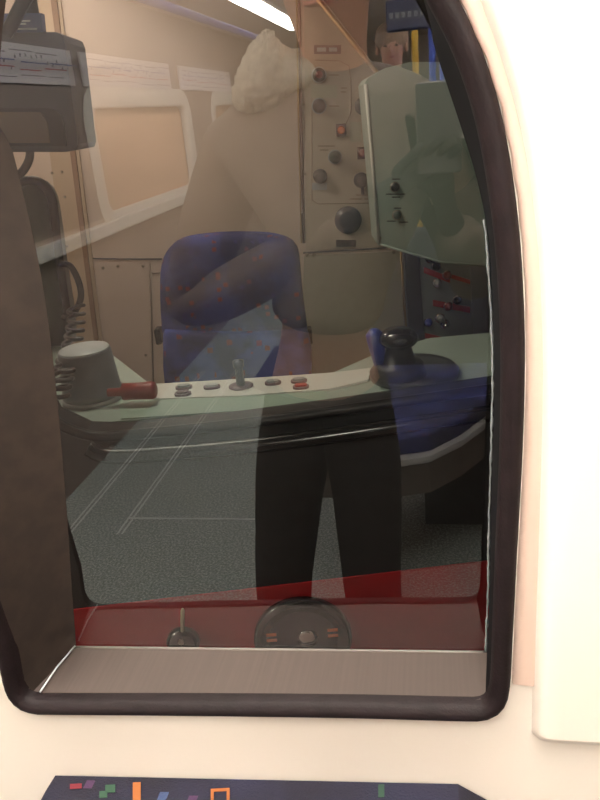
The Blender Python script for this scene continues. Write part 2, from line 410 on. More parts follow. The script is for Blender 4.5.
for x, sg in ((WX0, -1), (WX1, 1)):
    for a, c in [(-.5, -1.6), (-2.88, -4.36), (-5.06, -7.06)]:
        wn = thing('window_%d' % k, '%s side window with a tan blind, %s the end window' % ('left' if sg < 0 else 'right', 'nearest' if a > -1 else 'middle one from' if a > -4 else 'farthest from'), 'window', (x, (a+c)/2, 1.08)); wn['kind'] = 'structure'; k += 1
        b = MB(); b.box((x+sg*.045, (a+c)/2, 1.34), (.01, abs(a-c), .52)); b.build('infill', tanm, wn)  # plain tan sheet filling the window opening
        b = MB()
        yy, zz = (a+c)/2, 1.34; hy, hz = abs(a-c)/2, .26; R_ = .08
        def rrp(hy, hz, R_): return [(yy+sy*(hy-R_)+R_*cos(th), zz+sz*(hz-R_)+R_*sin(th)) for sy, sz, t0 in ((1, 1, 0), (-1, 1, 90), (-1, -1, 180), (1, -1, 270)) for th in [radians(t0+q) for q in (0, 22, 45, 67, 90)]]
        b.grid([[(x-sg*d, p[0], p[1]) for p in rrp(hy+e, hz+e, R_+e)] for d, e in ((-.035, -.012), (.006, -.012), (.010, .0), (.010, .085), (.0, .09))], closed=True)
        b.build('window_frame', white, wn)
# end-wall half partitions, floor strips
for a_, b_ in (((-1.46), (-1.50)), ((-1.22), (-1.24))):
    pass
k = 2
for xx in (-1.45, -1.47, -1.23, -1.25):
    b = MB(); b.box((xx, -2.6, .0015), (.006, 1.9, .003)); struct(b.build('trim_%d' % k, palegrey)); k += 1
b = MB(); b.box((-.9, -1.77, .0015), (.7, .008, .003)); struct(b.build('trim_%d' % k, palegrey)); k += 1

# line diagram panels above the windows
mk = mat('map grey print', (.22, .20, .24), .5); mr = mat('map red print', (.55, .08, .08), .5); mb_ = mat('map blue print', (.10, .15, .45), .5); mw = mat('map panel white', (.78, .78, .82), .35)
for i, (y0, y1) in enumerate([(-1.5, -2.75), (-2.85, -4.1), (-4.3, -5.6)]):
    b = MB(); b.box((WX0+.006, (y0+y1)/2, 1.757), (.012, abs(y0-y1), .145), m=mw)
    rd = random.Random(i)
    for kx in range(4):
        zz = 1.71+.03*kx; ys = y0-.06
        while ys > y1+.15:
            ln = rd.uniform(.08, .28); b.box((WX0+.0125, ys-ln/2, zz+rd.uniform(-.006, .006)), (.001, ln, .004), m=(mk, mr, mb_, mk)[kx]); ys -= ln+rd.uniform(.02, .05)
    for q in range(26): b.box((WX0+.0128, y0-.06-q*(abs(y0-y1)-.12)/26, 1.735+rd.random()*.06), (.001, .010, .012), m=mk)
    o = b.build('line_diagram', mw); tag(o, ['white route diagram panel nearest the end window', 'white route diagram panel second from the end window', 'white route diagram panel farthest along the left side wall'][i], 'sign', 'route diagrams above the side windows')
# hooked handrail and stanchions
b = MB(); hr = [(-.93, -1.2, ZC), (-.93, -1.22, 1.93), (-.93, -1.3, 1.88), (-.93, -2.5, 1.88), (-.93, -3.9, 1.88), (-.93, -4.02, 1.86), (-.93, -4.08, 1.78), (-.93, -4.08, 1.2), (-.93, -4.08, 0)]
b.tube(cat_rom(hr, 6), .016, 12); o = b.build('grab_rail', bluepaint); tag(o, 'blue overhead grab rail bending down into a floor post, above hooded person', 'handrail')
for i, (x, y, m_, lab) in enumerate([(-.07, -3.5, yellowpaint, 'yellow upright pole beside the standing passenger with wavy hair'), (.015, -3.2, bluepaint, 'blue upright pole just right of the yellow pole'), (.07, -3.7, bluepaint, 'blue upright pole second right of the yellow pole'), (.14, -4.2, bluepaint, 'blue upright pole farthest right of the yellow pole')]):
    b = MB(); b.tube([(x, y, 0), (x, y, 1.0), (x, y, ZC)], .016, 12); tag(b.build('upright_pole', m_), lab, 'pole', 'upright poles in the saloon')
sg_ = on_y(417, 14, 2.75)
b = MB(); b.box((sg_.x, -2.6, sg_.z), (.24, .06, .11), m=signm, bev=.008)
for q in range(9): b.box((sg_.x-.1+q*.024, -2.568, sg_.z), (.014, .002, .02), m=grey)
tag(b.build('hanging_sign', signm), 'dark blue hanging display sign above the yellow pole', 'sign')
b = MB(); b.box((sg_.x, -2.6, (sg_.z+.05+ZC)/2), (.03, .03, ZC-sg_.z-.03)); attach(b.build('sign_bracket', grey), bpy.data.objects['hanging_sign'])

# facing seat in the bay
t = thing('double_seat', 'dark blue fabric seat on a grey shell facing the end window', 'seat', (.15, -1.85, 0))
def zseat(px, py, z=.45): q = on_y(px, py, 0); r_ = ray(px, py); tt = (z-CP.z)/r_.z; X = CP + r_*tt; return Vector((X.x, 2*YG-X.y, z))
E1, E2, E3 = zseat(395, 461), zseat(430, 456), zseat(491, 419)
shell = [Vector((E1.x-.28, E1.y+.01, .45)), E1, E2, E2.lerp(E3, .5)+Vector((.0, .025, 0)), E3, Vector((.60, E3.y-.02, .45)), Vector((.60, -2.2, .45)), Vector((E1.x-.28, -2.2, .45))]
b = MB(); b.prism([(p.x, p.y, .45) for p in shell], (0, 0, -.025), bev=.006); b.build('seat_shell', palegrey, t)
b = MB(); b.prism([(p.x, p.y-.03, .425) for p in shell], (0, 0, -.12)); b.build('seat_base', mat('brown grey base', (.13, .11, .095), .6), t)
b = MB(); b.prism([(p.x*.96, p.y-.035, .452) for p in shell[:-2]] + [(.57, -2.12, .452), (E1.x-.26, -2.12, .452)], (0, 0, .06), bev=.015); b.build('seat_cushion', moq_dim, t)
b = MB(); b.box((.2, -1.9, .155), (.5, .3, .31)); b.build('pedestal', black, t)
b = MB(); b.box((.17, -2.22, .72), (.84, .09, .62), bev=.03); b.build('backrest', moq_nav, t)

# ceiling lamps
lampm = mat('lamp diffuser', (.9, .9, .9), .5, emit=(1.0, .93, .83, 62))
lab = ['long ceiling lamp nearest the end window on the left side', 'long ceiling lamp farther down the left side', 'long ceiling lamp nearest the end window on the right side', 'long ceiling lamp farther down the right side']
kk = 0
for x in (-1.0, .12):
    for y0, y1 in ((-.30, -2.2), (-2.95, -5.6)):
        L_ = abs(y0-y1)
        t = thing('ceiling_lamp', lab[kk], 'lamp', (x, (y0+y1)/2, ZC), 'ceiling lamps along the saloon'); kk += 1
        b = MB(); b.box((x, (y0+y1)/2, ZC-.012), (.17, L_, .024), bev=.006); b.build('lamp_housing', white, t)
        b = MB(); b.box((x, (y0+y1)/2, ZC-.034), (.12, L_-.04, .02), bev=.006); b.build('diffuser', lampm, t)

t = thing('ceiling_lamp', 'added unseen crosswise lamp directly above the end window', 'lamp', (-.3, -.16, ZC), 'ceiling lamps along the saloon')  # added out of view to brighten the hooded person's fleece
b = MB(); b.box((-.3, -.16, ZC-.012), (.95, .15, .024), bev=.006); b.build('lamp_housing', white, t)
b = MB(); b.box((-.3, -.16, ZC-.034), (.9, .11, .02), bev=.006); b.build('diffuser', lampm, t)
# ================================================================== NEIGHBOURING TRAIN
front = thing('train_front', 'charcoal and red front of the neighbouring train beyond the window', 'train', cab(0, 0, 0))
# aperture of the windscreen, traced on the nose plane
apx = [(-20, 100), (5, 230), (26, 330), (40, 388), (54, 416), (86, 431), (120, 432), (240, 420), (330, 408), (430, 394), (520, 381)]
ap = [L(on_v(*p, 0)) for p in apx]
zb = [p.z for p in ap]
uL = -1.15; uR = 1.05
poly = [Vector((ap[0].x-.01, 0, 2.05))] + ap + [Vector((uR, 0, ap[-1].z+.02)), Vector((uR, 0, 0.15)), Vector((uL, 0, .15)), Vector((uL, 0, 2.05))]
# split the lower skin along the slanting red line
rl0, rl1 = L(on_v(90, 607, 0)), L(on_v(490, 560, 0)); sl_ = (rl1.z-rl0.z)/(rl1.x-rl0.x)
zr = lambda u: rl0.z + (u-rl0.x)*sl_
upper = [Vector((ap[0].x-.01, 0, 2.05))] + ap + [Vector((uR, 0, ap[-1].z+.02)), Vector((uR, 0, zr(uR))), Vector((uL, 0, zr(uL))), Vector((uL, 0, 2.05))]
b = MB(); b.prism([cab(p.x, 0, p.z) for p in upper], EV*.04, m=charcoal); b.build('front_panel', charcoal, front)
lower = [(uR, zr(uR)), (uR, .15), (uL, .15), (uL, zr(uL))]
b = MB(); b.prism([cab(p[0], -.003, p[1]) for p in lower], EV*.043, m=red); b.build('red_panel', red, front)
b = MB(); b.tube([cab(p.x, -.006, p.z-.004) for p in resample(cat_rom(ap[2:], 5), 60, False)], .009, 8); b.build('windscreen_rubber', black, front)
rp = [L(on_v(*p, -.03)) for p in ((88, 448), (110, 456), (170, 453), (250, 446), (330, 436), (400, 426), (500, 412))]
b = MB(); b.tube([cab(p.x, -.03, p.z) for p in cat_rom(rp, 6)], .013, 14)
for p in (rp[1], rp[-1]): b.tube([cab(p.x, -.03, p.z), cab(p.x, .01, p.z)], .01, 8)
b.build('hand_rail', gloss_black, front)
hc_ = L(on_v(303, 640, -.012)); hr_ = (L(on_v(352, 638, -.012))-hc_).length
hl = MB(); hl.lathe(cab(hc_.x, -.003, hc_.z), -EV, [(0, hr_*1.0), (.010, hr_*1.0), (.016, hr_*.95), (.018, hr_*.88), (.010, hr_*.8), (.006, hr_*.3), (.004, 0)], 48)
hl = hl.build('headlight', gloss_black, front)
b = MB(); b.lathe(cab(hc_.x, -.007, hc_.z), -EV, [(0, hr_*.78), (.006, hr_*.7), (.012, hr_*.4), (.014, 0)], 40); b.build('lens', mat('dark lens', (.03, .02, .035), .12), hl)
b = MB(); b.lathe(cab(hc_.x+.01, -.018, hc_.z+.01), -EV, [(0, .020), (.006, .018), (.010, .010), (.011, 0)], 24); b.build('lamp_cap', chrome, hl)
for dx in (-1, 1):
    for q in (0, 1):
        b = MB(); b.box((hc_.x+dx*hr_*.62, -.021, hc_.z+.012+q*.012), (.018, .003, .004), M=CAB); b.build('amber_mark', orange, hl)
wc = L(on_v(182, 640, -.015))
ws = MB(); ws.lathe(cab(wc.x, 0, wc.z-.01), -EV, [(0, .030), (.012, .030), (.022, .022), (.026, 0)], 28); ws = ws.build('wiper_spindle', gloss_black, front)
b = MB(); b.lathe(cab(wc.x, -.012, wc.z-.01), EZ, [(0, .013), (.012, .013), (.018, .011), (.02, 0)], 20); b.build('collar', steel, ws)
b = MB(); b.lathe(cab(wc.x, -.012, wc.z), EZ+EU*.16, [(0, .0035), (.062, .0035), (.066, .002), (.067, 0)], 12); b.build('spindle_pin', mat('pale gold pin', (.62, .48, .30), .4), ws)
# windscreen
b = MB(); f = b.bm.faces.new([b.bm.verts.new(cab(p[0], .012 + (p[1]-.95)*.20, p[1])) for p in ((ap[0].x-.05, .95), (uR, .95), (uR, 2.05), (ap[0].x-.05, 2.05))]); b.build('windscreen', screen_glass, front, fix=False)

# cab shell
VB = 1.62
def cbox(name, u0, u1, v0, v1, z0, z1, m, kind='structure', parent=None, bev=0):
    b = MB(); b.box(((u0+u1)/2, (v0+v1)/2, (z0+z1)/2), (u1-u0, v1-v0, z1-z0), M=CAB, bev=bev); o = b.build(name, m, parent)
    if kind: o['kind'] = kind
    return o
cbox('floor_cab', uL, uR, .045, 1.9, .02, .08, darkgrey)
cbox('ceiling_cab', uL, uR, 0, 1.9, 2.05, 2.10, beige)
cbox('wall_cab_left', uL-.04, uL, .045, 1.9, .08, 2.05, beige)
cbox('wall_cab_right', uR, uR+.04, .045, 1.9, .08, 2.05, darkgrey)
# back wall: beige with its top right corner cut off on the slant, dark recess behind
def lv(px, py, v=VB): q = L(on_v(px, py, v)); return q
c1, c2 = lv(318, -2), lv(381, 78)
slz = (c2.z-c1.z)/(c2.x-c1.x)
ctop = 2.05; uc = c1.x + (ctop-c1.z)/slz; ue = lv(410, 250).x + .02
back = [(uL, .08), (ue, .08), (ue, c2.z + (ue-c2.x)*slz), (uc, ctop), (uL, ctop)]
b = MB(); b.prism([cab(p[0], VB, p[1]) for p in back], EV*.03); struct(b.build('wall_cab_back', beige))
cbox('wall_cab_recess', uL, uR, 1.86, 1.9, .08, 2.05, mat('dark recess brown', (.035, .025, .022), .5))  # dark brown sheet filling the space beyond the cut corner
b = MB(); b.tube([cab(uc, VB-.004, ctop-.01), cab(c2.x+(.0), VB-.004, c2.z), cab(ue, VB-.004, c2.z+(ue-c2.x)*slz)], .008, 8); struct(b.build('trim_8', gold))
# panels and seams on the back wall
def seam(pts, r, m, nm, v=VB-.003):
    b = MB(); b.tube([cab(p.x, v, p.z) for p in [lv(*q, v) for q in pts]], r, 6); return struct(b.build(nm, m))
seam([(299, -10), (301, 120), (304, 243)], .0055, mat('dark seam brown', (.16, .08, .05), .5), 'trim_9')
seam([(296.5, -10), (298.5, 120), (301.5, 243)], .003, gold, 'trim_10')
seam([(78, 258), (120, 259), (162, 259)], .003, darkgrey, 'trim_11')
seam([(303, 253), (350, 250), (402, 247)], .0035, darkgrey, 'trim_12')
seam([(151, 264), (152, 330), (154, 400)], .002, steel, 'trim_13')
seam([(151, 273), (162, 273)], .002, steel, 'trim_14')
seam([(400, 250), (404, 300), (408, 345)], .006, gold, 'trim_15')
# vertical ribbed post with screws on the left
pp = [(52, 145), (60, 145), (68, 145), (112, 145)]
b = MB()
for (a0, a1, th, m_) in (((50, 148), (84, 348), .010, mat('post tan', (.40, .29, .20), .5)), ((56, 148), (90, 348), .006, gold)):
    pass
post = thing('door_post', 'tan vertical post with a row of screws on the cab back wall', 'post', cab(*lv(80, 300)))
def strip(x0, x1, y0, x2, x3, y1, d, m, nm, par):
    v = VB-d; b = MB(); b.prism([cab(q.x, v, q.z) for q in (lv(x0, y0, v), lv(x1, y0, v), lv(x3, y1, v), lv(x2, y1, v))], EV*(d-.001), bev=.002); return b.build(nm, m, par)
strip(26, 58, -20, 86, 112, 420, .012, mat('post tan paint', (.50, .38, .27), .45), 'post_body', post)
strip(48, 54, -20, 104, 108, 420, .022, mat('post brown edge', (.26, .15, .09), .45), 'raised_edge', post)
screws = [(52, 173), (62, 172), (56, 198), (65, 197), (59, 221), (67, 246), (82, 250), (75, 268), (86, 216)]
def screw(px, py, v, par, r=.005):
    b = MB(); q = L(on_v(px, py, v)); b.lathe(cab(q.x, v, q.z), -EV, [(0, r), (.002, r), (.003, r*.6), (.0032, 0)], 10); return b.build('screw', steel, par)
for p in screws[:6]: screw(*p, VB-.014, post)
# individual wall fasteners belong to removable panels
pn = thing('access_panel', 'beige access panel with corner screws left of the seat back', 'panel', cab(*lv(120, 300)))
v = VB-.006; b = MB(); b.prism([cab(q.x, v, q.z) for q in (lv(97, 262, v), lv(149, 262, v), lv(153, 400, v), lv(118, 400, v))], EV*.005, bev=.001); b.build('plate', beige, pn)
for p in ((143, 266), (118, 266), (103, 268), (146, 355)): screw(*p, VB-.008, pn, .006)
pn = thing('lower_panel', 'grey green tinted panel with corner screws right of the seat back', 'panel', cab(*lv(350, 300)))
v = VB-.008; b = MB(); b.prism([cab(q.x, v, q.z) for q in (lv(304, 256, v), lv(400, 251, v), lv(408, 400, v), lv(300, 400, v))], EV*.006, bev=.001); b.build('plate', mat('olive beige paint', (.40, .37, .29), .5, noise_amt=.05), pn)
for p in ((307, 255), (314, 255), (394, 252)): screw(*p, VB-.010, pn, .007)

# switch panel on the back wall
sp = thing('switch_panel', 'beige switch panel with round knobs and dials right of the vertical seam', 'control panel', cab(*lv(340, 150)))
v = VB-.005
b = MB(); P_ = [(304, -6), (322, -2), (378, 70), (400, 90), (404, 246), (306, 250)]
b.prism([cab(q.x, v, q.z) for q in [lv(*p, v) for p in P_]], EV*.004); b.build('plate', beige_dark, sp)
def outline(pts, r, m, nm, par, v=VB-.006, closed=False):
    b = MB(); b.tube([cab(q.x, v, q.z) for q in [lv(*p, v) for p in pts]], r, 6, closed=closed); return b.build(nm, m, par)
line_m = mat('engraved line brown', (.27, .20, .15), .6)
outline([(315, 60), (340, 61), (349, 66), (351, 80), (351, 112), (346, 124), (340, 134)], .0015, line_m, 'engraved_line', sp)
outline([(312, 86), (312, 200), (318, 204), (378, 203)], .0015, line_m, 'engraved_line', sp)
def plate(x0, y0, x1, y1, m, nm, par, v, th=.004, bev=.0008):
    b = MB(); b.prism([cab(q.x, v, q.z) for q in (lv(x0, y0, v), lv(x1, y0, v), lv(x1, y1, v), lv(x0, y1, v))], EV*th, bev=0); return b.build(nm, m, par)
npz = plate(314, 45, 341, 54, mat('plum label', (.10, .05, .07), .4), 'nameplate', sp, VB-.009)
for x0, x1 in ((317, 326), (329, 337)): plate(x0, 47.5, x1, 51.5, palegrey, 'lettering', npz, VB-.0095, .0006)
plate(311, 85, 337, 98, mat('pale olive plate', (.42, .41, .31), .5), 'label_plate', sp, VB-.008)
plate(350, 122, 361, 142, mat('pale olive plate two', (.42, .42, .33), .5), 'label_plate', sp, VB-.008)
plate(336, 240, 356, 247, black, 'label_plate', sp, VB-.008)
plate(312, 183, 327, 190, mat('pale blue label', (.42, .44, .44), .5), 'label_plate', sp, VB-.008)
def knob(px, py, rp, m, par, v=VB-.006, depth=.03, name='knob', ring=None, cap=None, lever=False):
    q = L(on_v(px, py, v)); r = (L(on_v(px+rp, py, v))-q).length; c = cab(q.x, v, q.z)
    b = MB(); b.lathe(c, -EV, [(0, r), (depth*.35, r), (depth*.4, r*.82), (depth*.9, r*.75), (depth, r*.6), (depth+.001, 0)], 24)
    o = b.build(name, m, par)
    if ring: b = MB(); b.lathe(c, -EV, [(0, r*1.18), (.004, r*1.18), (.005, r*.9), (.0052, 0)], 24); b.build('collar', ring, o)
    if cap: b = MB(); b.lathe(c-EV*depth, -EV, [(0, r*.55), (.002, r*.5), (.003, 0)], 20); b.build('cap', cap, o)
    if lever: b = MB(); b.box((q.x+.002, v-depth*.7, q.z-r*1.1), (r*.4, depth*.5, r*1.5), M=CAB, bev=.002); b.build('pointer', m, o)
    return o
redbrown = mat('dark red cap', (.20, .03, .03), .4); knobbrown = mat('brown black knob', (.035, .022, .018), .3); greencap = mat('green black knob', (.03, .05, .035), .3)
knob(319, 75, 6.5, knobbrown, sp, ring=palegrey, cap=redbrown)
knob(319, 106, 6.5, knobbrown, sp, ring=grey)
knob(335, 157, 6, greencap, sp, ring=grey)
knob(320, 176, 7, knobbrown, sp)
knob(361, 180, 7.5, black, sp, lever=True)
knob(363, 106, 8.5, mat('grey dial face', (.10, .10, .10), .4), sp, depth=.012, name='dial')
for px, py, mm in ((341, 130, orange), (362, 153, redbrown)):
    b = MB(); q = lv(px, py, VB-.006); b.box((q.x, VB-.011, q.z), (.034, .010, .040), M=CAB, bev=.002); o = b.build('push_button', mat('button surround', (.09, .03, .025), .4), sp)
    b = MB(); b.lathe(cab(q.x, VB-.016, q.z), -EV, [(0, .013), (.004, .013), (.006, .009), (.0065, 0)], 20); b.build('button_cap', mm, o)
o = knob(348, 220, 13.5, mat('navy dial', (.03, .03, .045), .25), sp, depth=.018, name='loudspeaker')
for a0, c0, nn in ((349, 75, 1), (349, 106, 1)): pass
for (x0, x1, y) in ((329, 339, 75), (329, 339, 106), (341, 347, 88), (341, 346, 92), (355, 362, 131), (318, 335, 146), (320, 328, 150), (356, 368, 195), (350, 362, 199), (364, 376, 199)):
    plate(x0, y-.6, x1, y+.6, line_m, 'caption_mark', sp, VB-.0065, .0006)
for p in ((305, 174), (303, 104), (302, 213)): screw(*p, VB-.010, sp, .005)

# grey green equipment box hanging at the right
VE = .78
eb = thing('equipment_box', 'pale grey green box with two small black knobs hanging at right', 'equipment box', on_v(430, 255, VE))
def le_(px, py, v=VE): return L(on_v(px, py, v))
pts = [(364, 84), (368, 78), (385, 68), (410, 62), (470, 62), (530, 100), (540, 268), (440, 263), (378, 245), (371, 160)]
b = MB(); b.prism([cab(q.x, VE, q.z) for q in [le_(*p) for p in pts]], EV*.16, bev=0); b.build('box_body', greenish, eb)
b = MB(); b.tube([cab(q.x, VE-.001, q.z) for q in [le_(*p) for p in ((365.5, 84), (372, 160), (379, 244))]], .004, 8); b.build('edge_trim', white, eb)
b = MB(); b.tube([cab(q.x, VE-.001, q.z) for q in [le_(*p) for p in ((379, 244), (440, 262), (500, 267))]], .003, 8); b.build('edge_trim', greenish, eb)
def knobE(px, py, rp, m, ring=None):
    q = le_(px, py); r = (le_(px+rp, py)-q).length; c = cab(q.x, VE, q.z)
    b = MB(); b.lathe(c, -EV, [(0, r), (.006, r), (.012, r*.75), (.013, 0)], 20); o = b.build('knob', m, eb)
    b = MB(); b.lathe(c, -EV, [(0, r*1.2), (.002, r*1.2), (.0025, 0)], 20); b.build('collar', steel if ring is None else ring, o)
knobE(395, 187, 4.2, black); knobE(397, 215, 4.2, mat('grey knob', (.10, .13, .12), .35))
for (x0, x1, y) in ((392, 400, 179), (386, 405, 194), (392, 400, 197), (394, 401, 208), (387, 396, 221), (399, 408, 222)):
    b = MB(); b.prism([cab(q.x, VE-.0006, q.z) for q in (le_(x0, y-.5), le_(x1, y-.5), le_(x1, y+.7), le_(x0, y+.7))], EV*.0005); b.build('caption_mark', darkgrey, eb)
b = MB(); q = le_(380, 238); b.lathe(cab(q.x, VE, q.z), -EV, [(0, .004), (.002, .004), (.003, 0)], 10); b.build('screw', steel, eb)
b = MB(); q = le_(480, 60); b.box((q.x, VE+.08, (q.z+2.05)/2), (.06, .08, 2.05-q.z+.02), M=CAB); b.build('hanger', darkgrey, eb)

# breaker panel lower right
VR = 1.30
bp = thing('breaker_panel', 'grey panel with red stripes and shiny round switches at right', 'control panel', on_v(450, 350, VR))
def lr(px, py, v=VR): return L(on_v(px, py, v))
b = MB(); b.prism([cab(q.x, VR, q.z) for q in [lr(*p) for p in ((419, 252), (470, 258), (476, 400), (426, 400))]], EV*.05); b.build('plate', mat('panel grey', (.28, .30, .30), .4), bp)
b = MB(); b.prism([cab(q.x, VR-.004, q.z) for q in [lr(*p, VR-.004) for p in ((470, 262), (520, 262), (522, 400), (476, 400))]], EV*.05); b.build('side_plate', mat('blue grey panel', (.36, .39, .44), .4), bp)
b = MB(); b.prism([cab(q.x, VR-.01, q.z) for q in [lr(*p, VR-.01) for p in ((404, 246), (418, 250), (430, 400), (412, 400))]], EV*.04, bev=.004); b.build('frame_post', darkgrey, bp)
for (x0, y0, x1, y1, hh) in ((420, 247, 434, 251, 6), (424, 267, 450, 277, 6), (450, 274, 470, 280, 4), (433, 300, 470, 307, 6), (425, 333, 470, 344, 5)):
    b = MB(); b.prism([cab(q.x, VR-.003, q.z) for q in [lr(*p, VR-.003) for p in ((x0, y0), (x1, y1), (x1, y1+hh), (x0, y0+hh))]], EV*.003); b.build('red_stripe', redplastic, bp)
for px, py, mm in ((436, 266, black), (437, 283, grey), (457, 300, black), (440, 318, grey), (445, 324, chrome), (448, 306, redbrown), (447, 275, redbrown), (428, 322, blueplastic), (430, 258, black)):
    q = lr(px, py); c = cab(q.x, VR, q.z)
    b = MB(); b.lathe(c, -EV, [(0, .013), (.012, .013), (.014, .010), (.022, .009), (.026, .005), (.027, 0)], 20); o = b.build('switch', mm, bp)
    b = MB(); b.lathe(c, -EV, [(0, .016), (.003, .016), (.004, 0)], 20); b.build('collar', chrome, o)

# ------------------------------------------------------------------ desk
ZD = min(zb[7:9])-.004
pL = L(on_z(64, 405, ZD)); 
desk = thing('driver_desk', 'pale grey green driver desk running behind the windscreen', 'desk', cab(0, .2, .08))
def dz(px, py, z=ZD): return L(on_z(px, py, z))
bk = [dz(52, 346), dz(100, 345), dz(150, 384), dz(240, 379), dz(330, 374), dz(380, 352), dz(430, 338), dz(520, 330)]
top = [(uL+.02, .05), (uR-.02, .05), (uR-.02, bk[-1].y), (bk[-2].x, bk[-2].y), (bk[-3].x, bk[-3].y), (bk[4].x, bk[4].y), (bk[3].x, bk[3].y), (bk[2].x, bk[2].y), (bk[1].x, bk[1].y), (bk[0].x, bk[0].y), (uL+.02, bk[0].y)]
b = MB(); b.prism([cab(x, y, ZD) for x, y in top], (0, 0, -.05), bev=0); b.build('desk_top', greenish, desk)
b = MB(); b.box(((uL+uR)/2, .13, (ZD-.05+.08)/2), (uR-uL-.1, .15, ZD-.05-.08), M=CAB); b.build('desk_body', darkgrey, desk)
# white button strip at the back of the desk
sq = [dz(157, 386), dz(240, 381), dz(330, 375), dz(372, 370), dz(368, 382), dz(330, 391), dz(240, 398), dz(152, 401)]
b = MB(); b.prism([cab(p.x, p.y, ZD+.0005) for p in sq], (0, 0, .004)); b.build('button_strip', white, desk)
gp = [dz(120, 401), dz(240, 398), dz(326, 392), dz(328, 403), dz(240, 412), dz(121, 420)]
b = MB(); b.prism([cab(p.x, p.y, ZD+.0005) for p in gp], (0, 0, .002)); b.build('inset_panel', mat('sage plastic', (.33, .45, .37), .4), desk)
rimm = mat('purple grey rim', (.16, .10, .12), .4)
for px, py, mm in ((184, 388, grey), (183, 394.5, rimm), (212, 387.5, palegrey), (273, 383.5, grey), (299, 381.5, grey), (301, 387.5, redplastic)):
    q = dz(px, py, ZD+.005); w_ = (dz(px+8, py, ZD+.005)-q).length; h_ = .010
    def pill(w, h): return [(q.x + sx*(w-h) + h*cos(radians(t0+a)), q.y + h*sin(radians(t0+a))) for sx, t0 in ((1, -90), (-1, 90)) for a in (0, 30, 60, 90, 120, 150, 180)]
    b = MB(); b.prism([cab(x, y, ZD+.0045) for x, y in pill(w_, h_)], (0, 0, .004)); o = b.build('desk_button', rimm, desk)
    b = MB(); b.prism([cab(x, y, ZD+.0085) for x, y in pill(w_*.75, h_*.6)], (0, 0, .003)); b.build('button_cap', mm, o)
q = dz(241, 386, ZD+.005)
b = MB(); b.lathe(cab(q.x, q.y, ZD+.0045), EZ, [(0, .022), (.002, .022), (.004, .012), (.0042, 0)], 24); lv_ = b.build('lever', rimm, desk)
b = MB(); b.lathe(cab(q.x, q.y, ZD+.008), EZ, [(0, .008), (.03, .007), (.034, .010), (.045, .010), (.048, 0)], 16); b.build('lever_grip', mat('blue black grip', (.05, .06, .10), .3), lv_)

# master controller drum with red handle
mc = thing('master_controller', 'grey drum with a red side handle standing on the desk', 'controller', cab(*dz(94, 402)))
q = dz(94, 398); Rb = (dz(121, 398)-q).length
b = MB(); b.lathe(cab(q.x, q.y, ZD), EZ, [(0, Rb*1.06), (.006, Rb*1.06), (.008, Rb)], 40); b.build('base_ring', palegrey, mc)
Hh = .082
b = MB(); b.lathe(cab(q.x, q.y, ZD+.008), EZ, [(0, Rb), (.010, Rb*1.0), (.012, Rb*.96), (Hh, Rb*.86), (Hh+.003, Rb*.84), (Hh+.003, 0)], 40); b.build('drum', mat('smoky grey plastic', (.20, .23, .26), .3, noise_amt=.25, noise_scale=12), mc)
b = MB(); b.lathe(cab(q.x, q.y, ZD+.011+Hh), EZ, [(0, Rb*.83), (.003, Rb*.80), (.004, 0)], 40); b.build('top_cap', palegrey, mc)
h0v = L(on_z(119, 392, ZD+.026)); h0 = cab(h0v.x, h0v.y, ZD+.026); h1v = L(on_z(156, 390, ZD+.026)); h1 = cab(h1v.x, h1v.y, ZD+.026); ax = (h1-h0); Lh = ax.length
b = MB(); b.lathe(h0, ax, [(-.02, .007), (Lh*.08, .008), (Lh*.12, .015), (Lh*.6, .015), (Lh*.9, .016), (Lh*.97, .014), (Lh, .010), (Lh, 0)], 24); o = b.build('handle', mat('dull red grip', (.30, .035, .03), .4), mc); o['label'] = 'dull red handle'

# black knob controller on a dark disc, right of the desk
kc = thing('camera_joystick' if False else 'brake_controller', 'black mushroom knob on a dark round base at the desk right end', 'controller', cab(*dz(412, 382)))
q = dz(414, 375); Rd = (dz(459, 375)-q).length*1.0
b = MB(); b.lathe(cab(q.x, q.y, ZD), EZ, [(0, Rd), (.010, Rd), (.016, Rd*.93), (.018, Rd*.7), (.018, 0)], 48); b.build('round_base', mat('dark disc', (.05, .05, .055), .3), kc)
q = dz(400, 374, ZD+.018)
b = MB(); b.lathe(cab(q.x, q.y, ZD+.018), EZ, [(0, .045), (.02, .040), (.02, .028), (.055, .020), (.068, 0)], 32); b.build('stem', black, kc)
b = MB(); b.lathe(cab(q.x, q.y, ZD+.066), EZ, [(0, .018), (.006, .028), (.014, .034), (.024, .032), (.032, .022), (.035, 0)], 32); b.build('knob', gloss_black, kc)
b = MB(); z0 = ZD+.035; p0 = cab(q.x-.032, q.y+.01, z0); b.tube([p0, p0+Vector((-.004, 0, .03)), p0+Vector((-.008, 0, .055)), p0+Vector((-.009, 0, .063))], [.011, .014, .015, .008], 14)
b.tube([p0+Vector((0, 0, .002)), cab(q.x, q.y, z0-.012)], .007, 10); b.build('side_lever', blueplastic, kc)

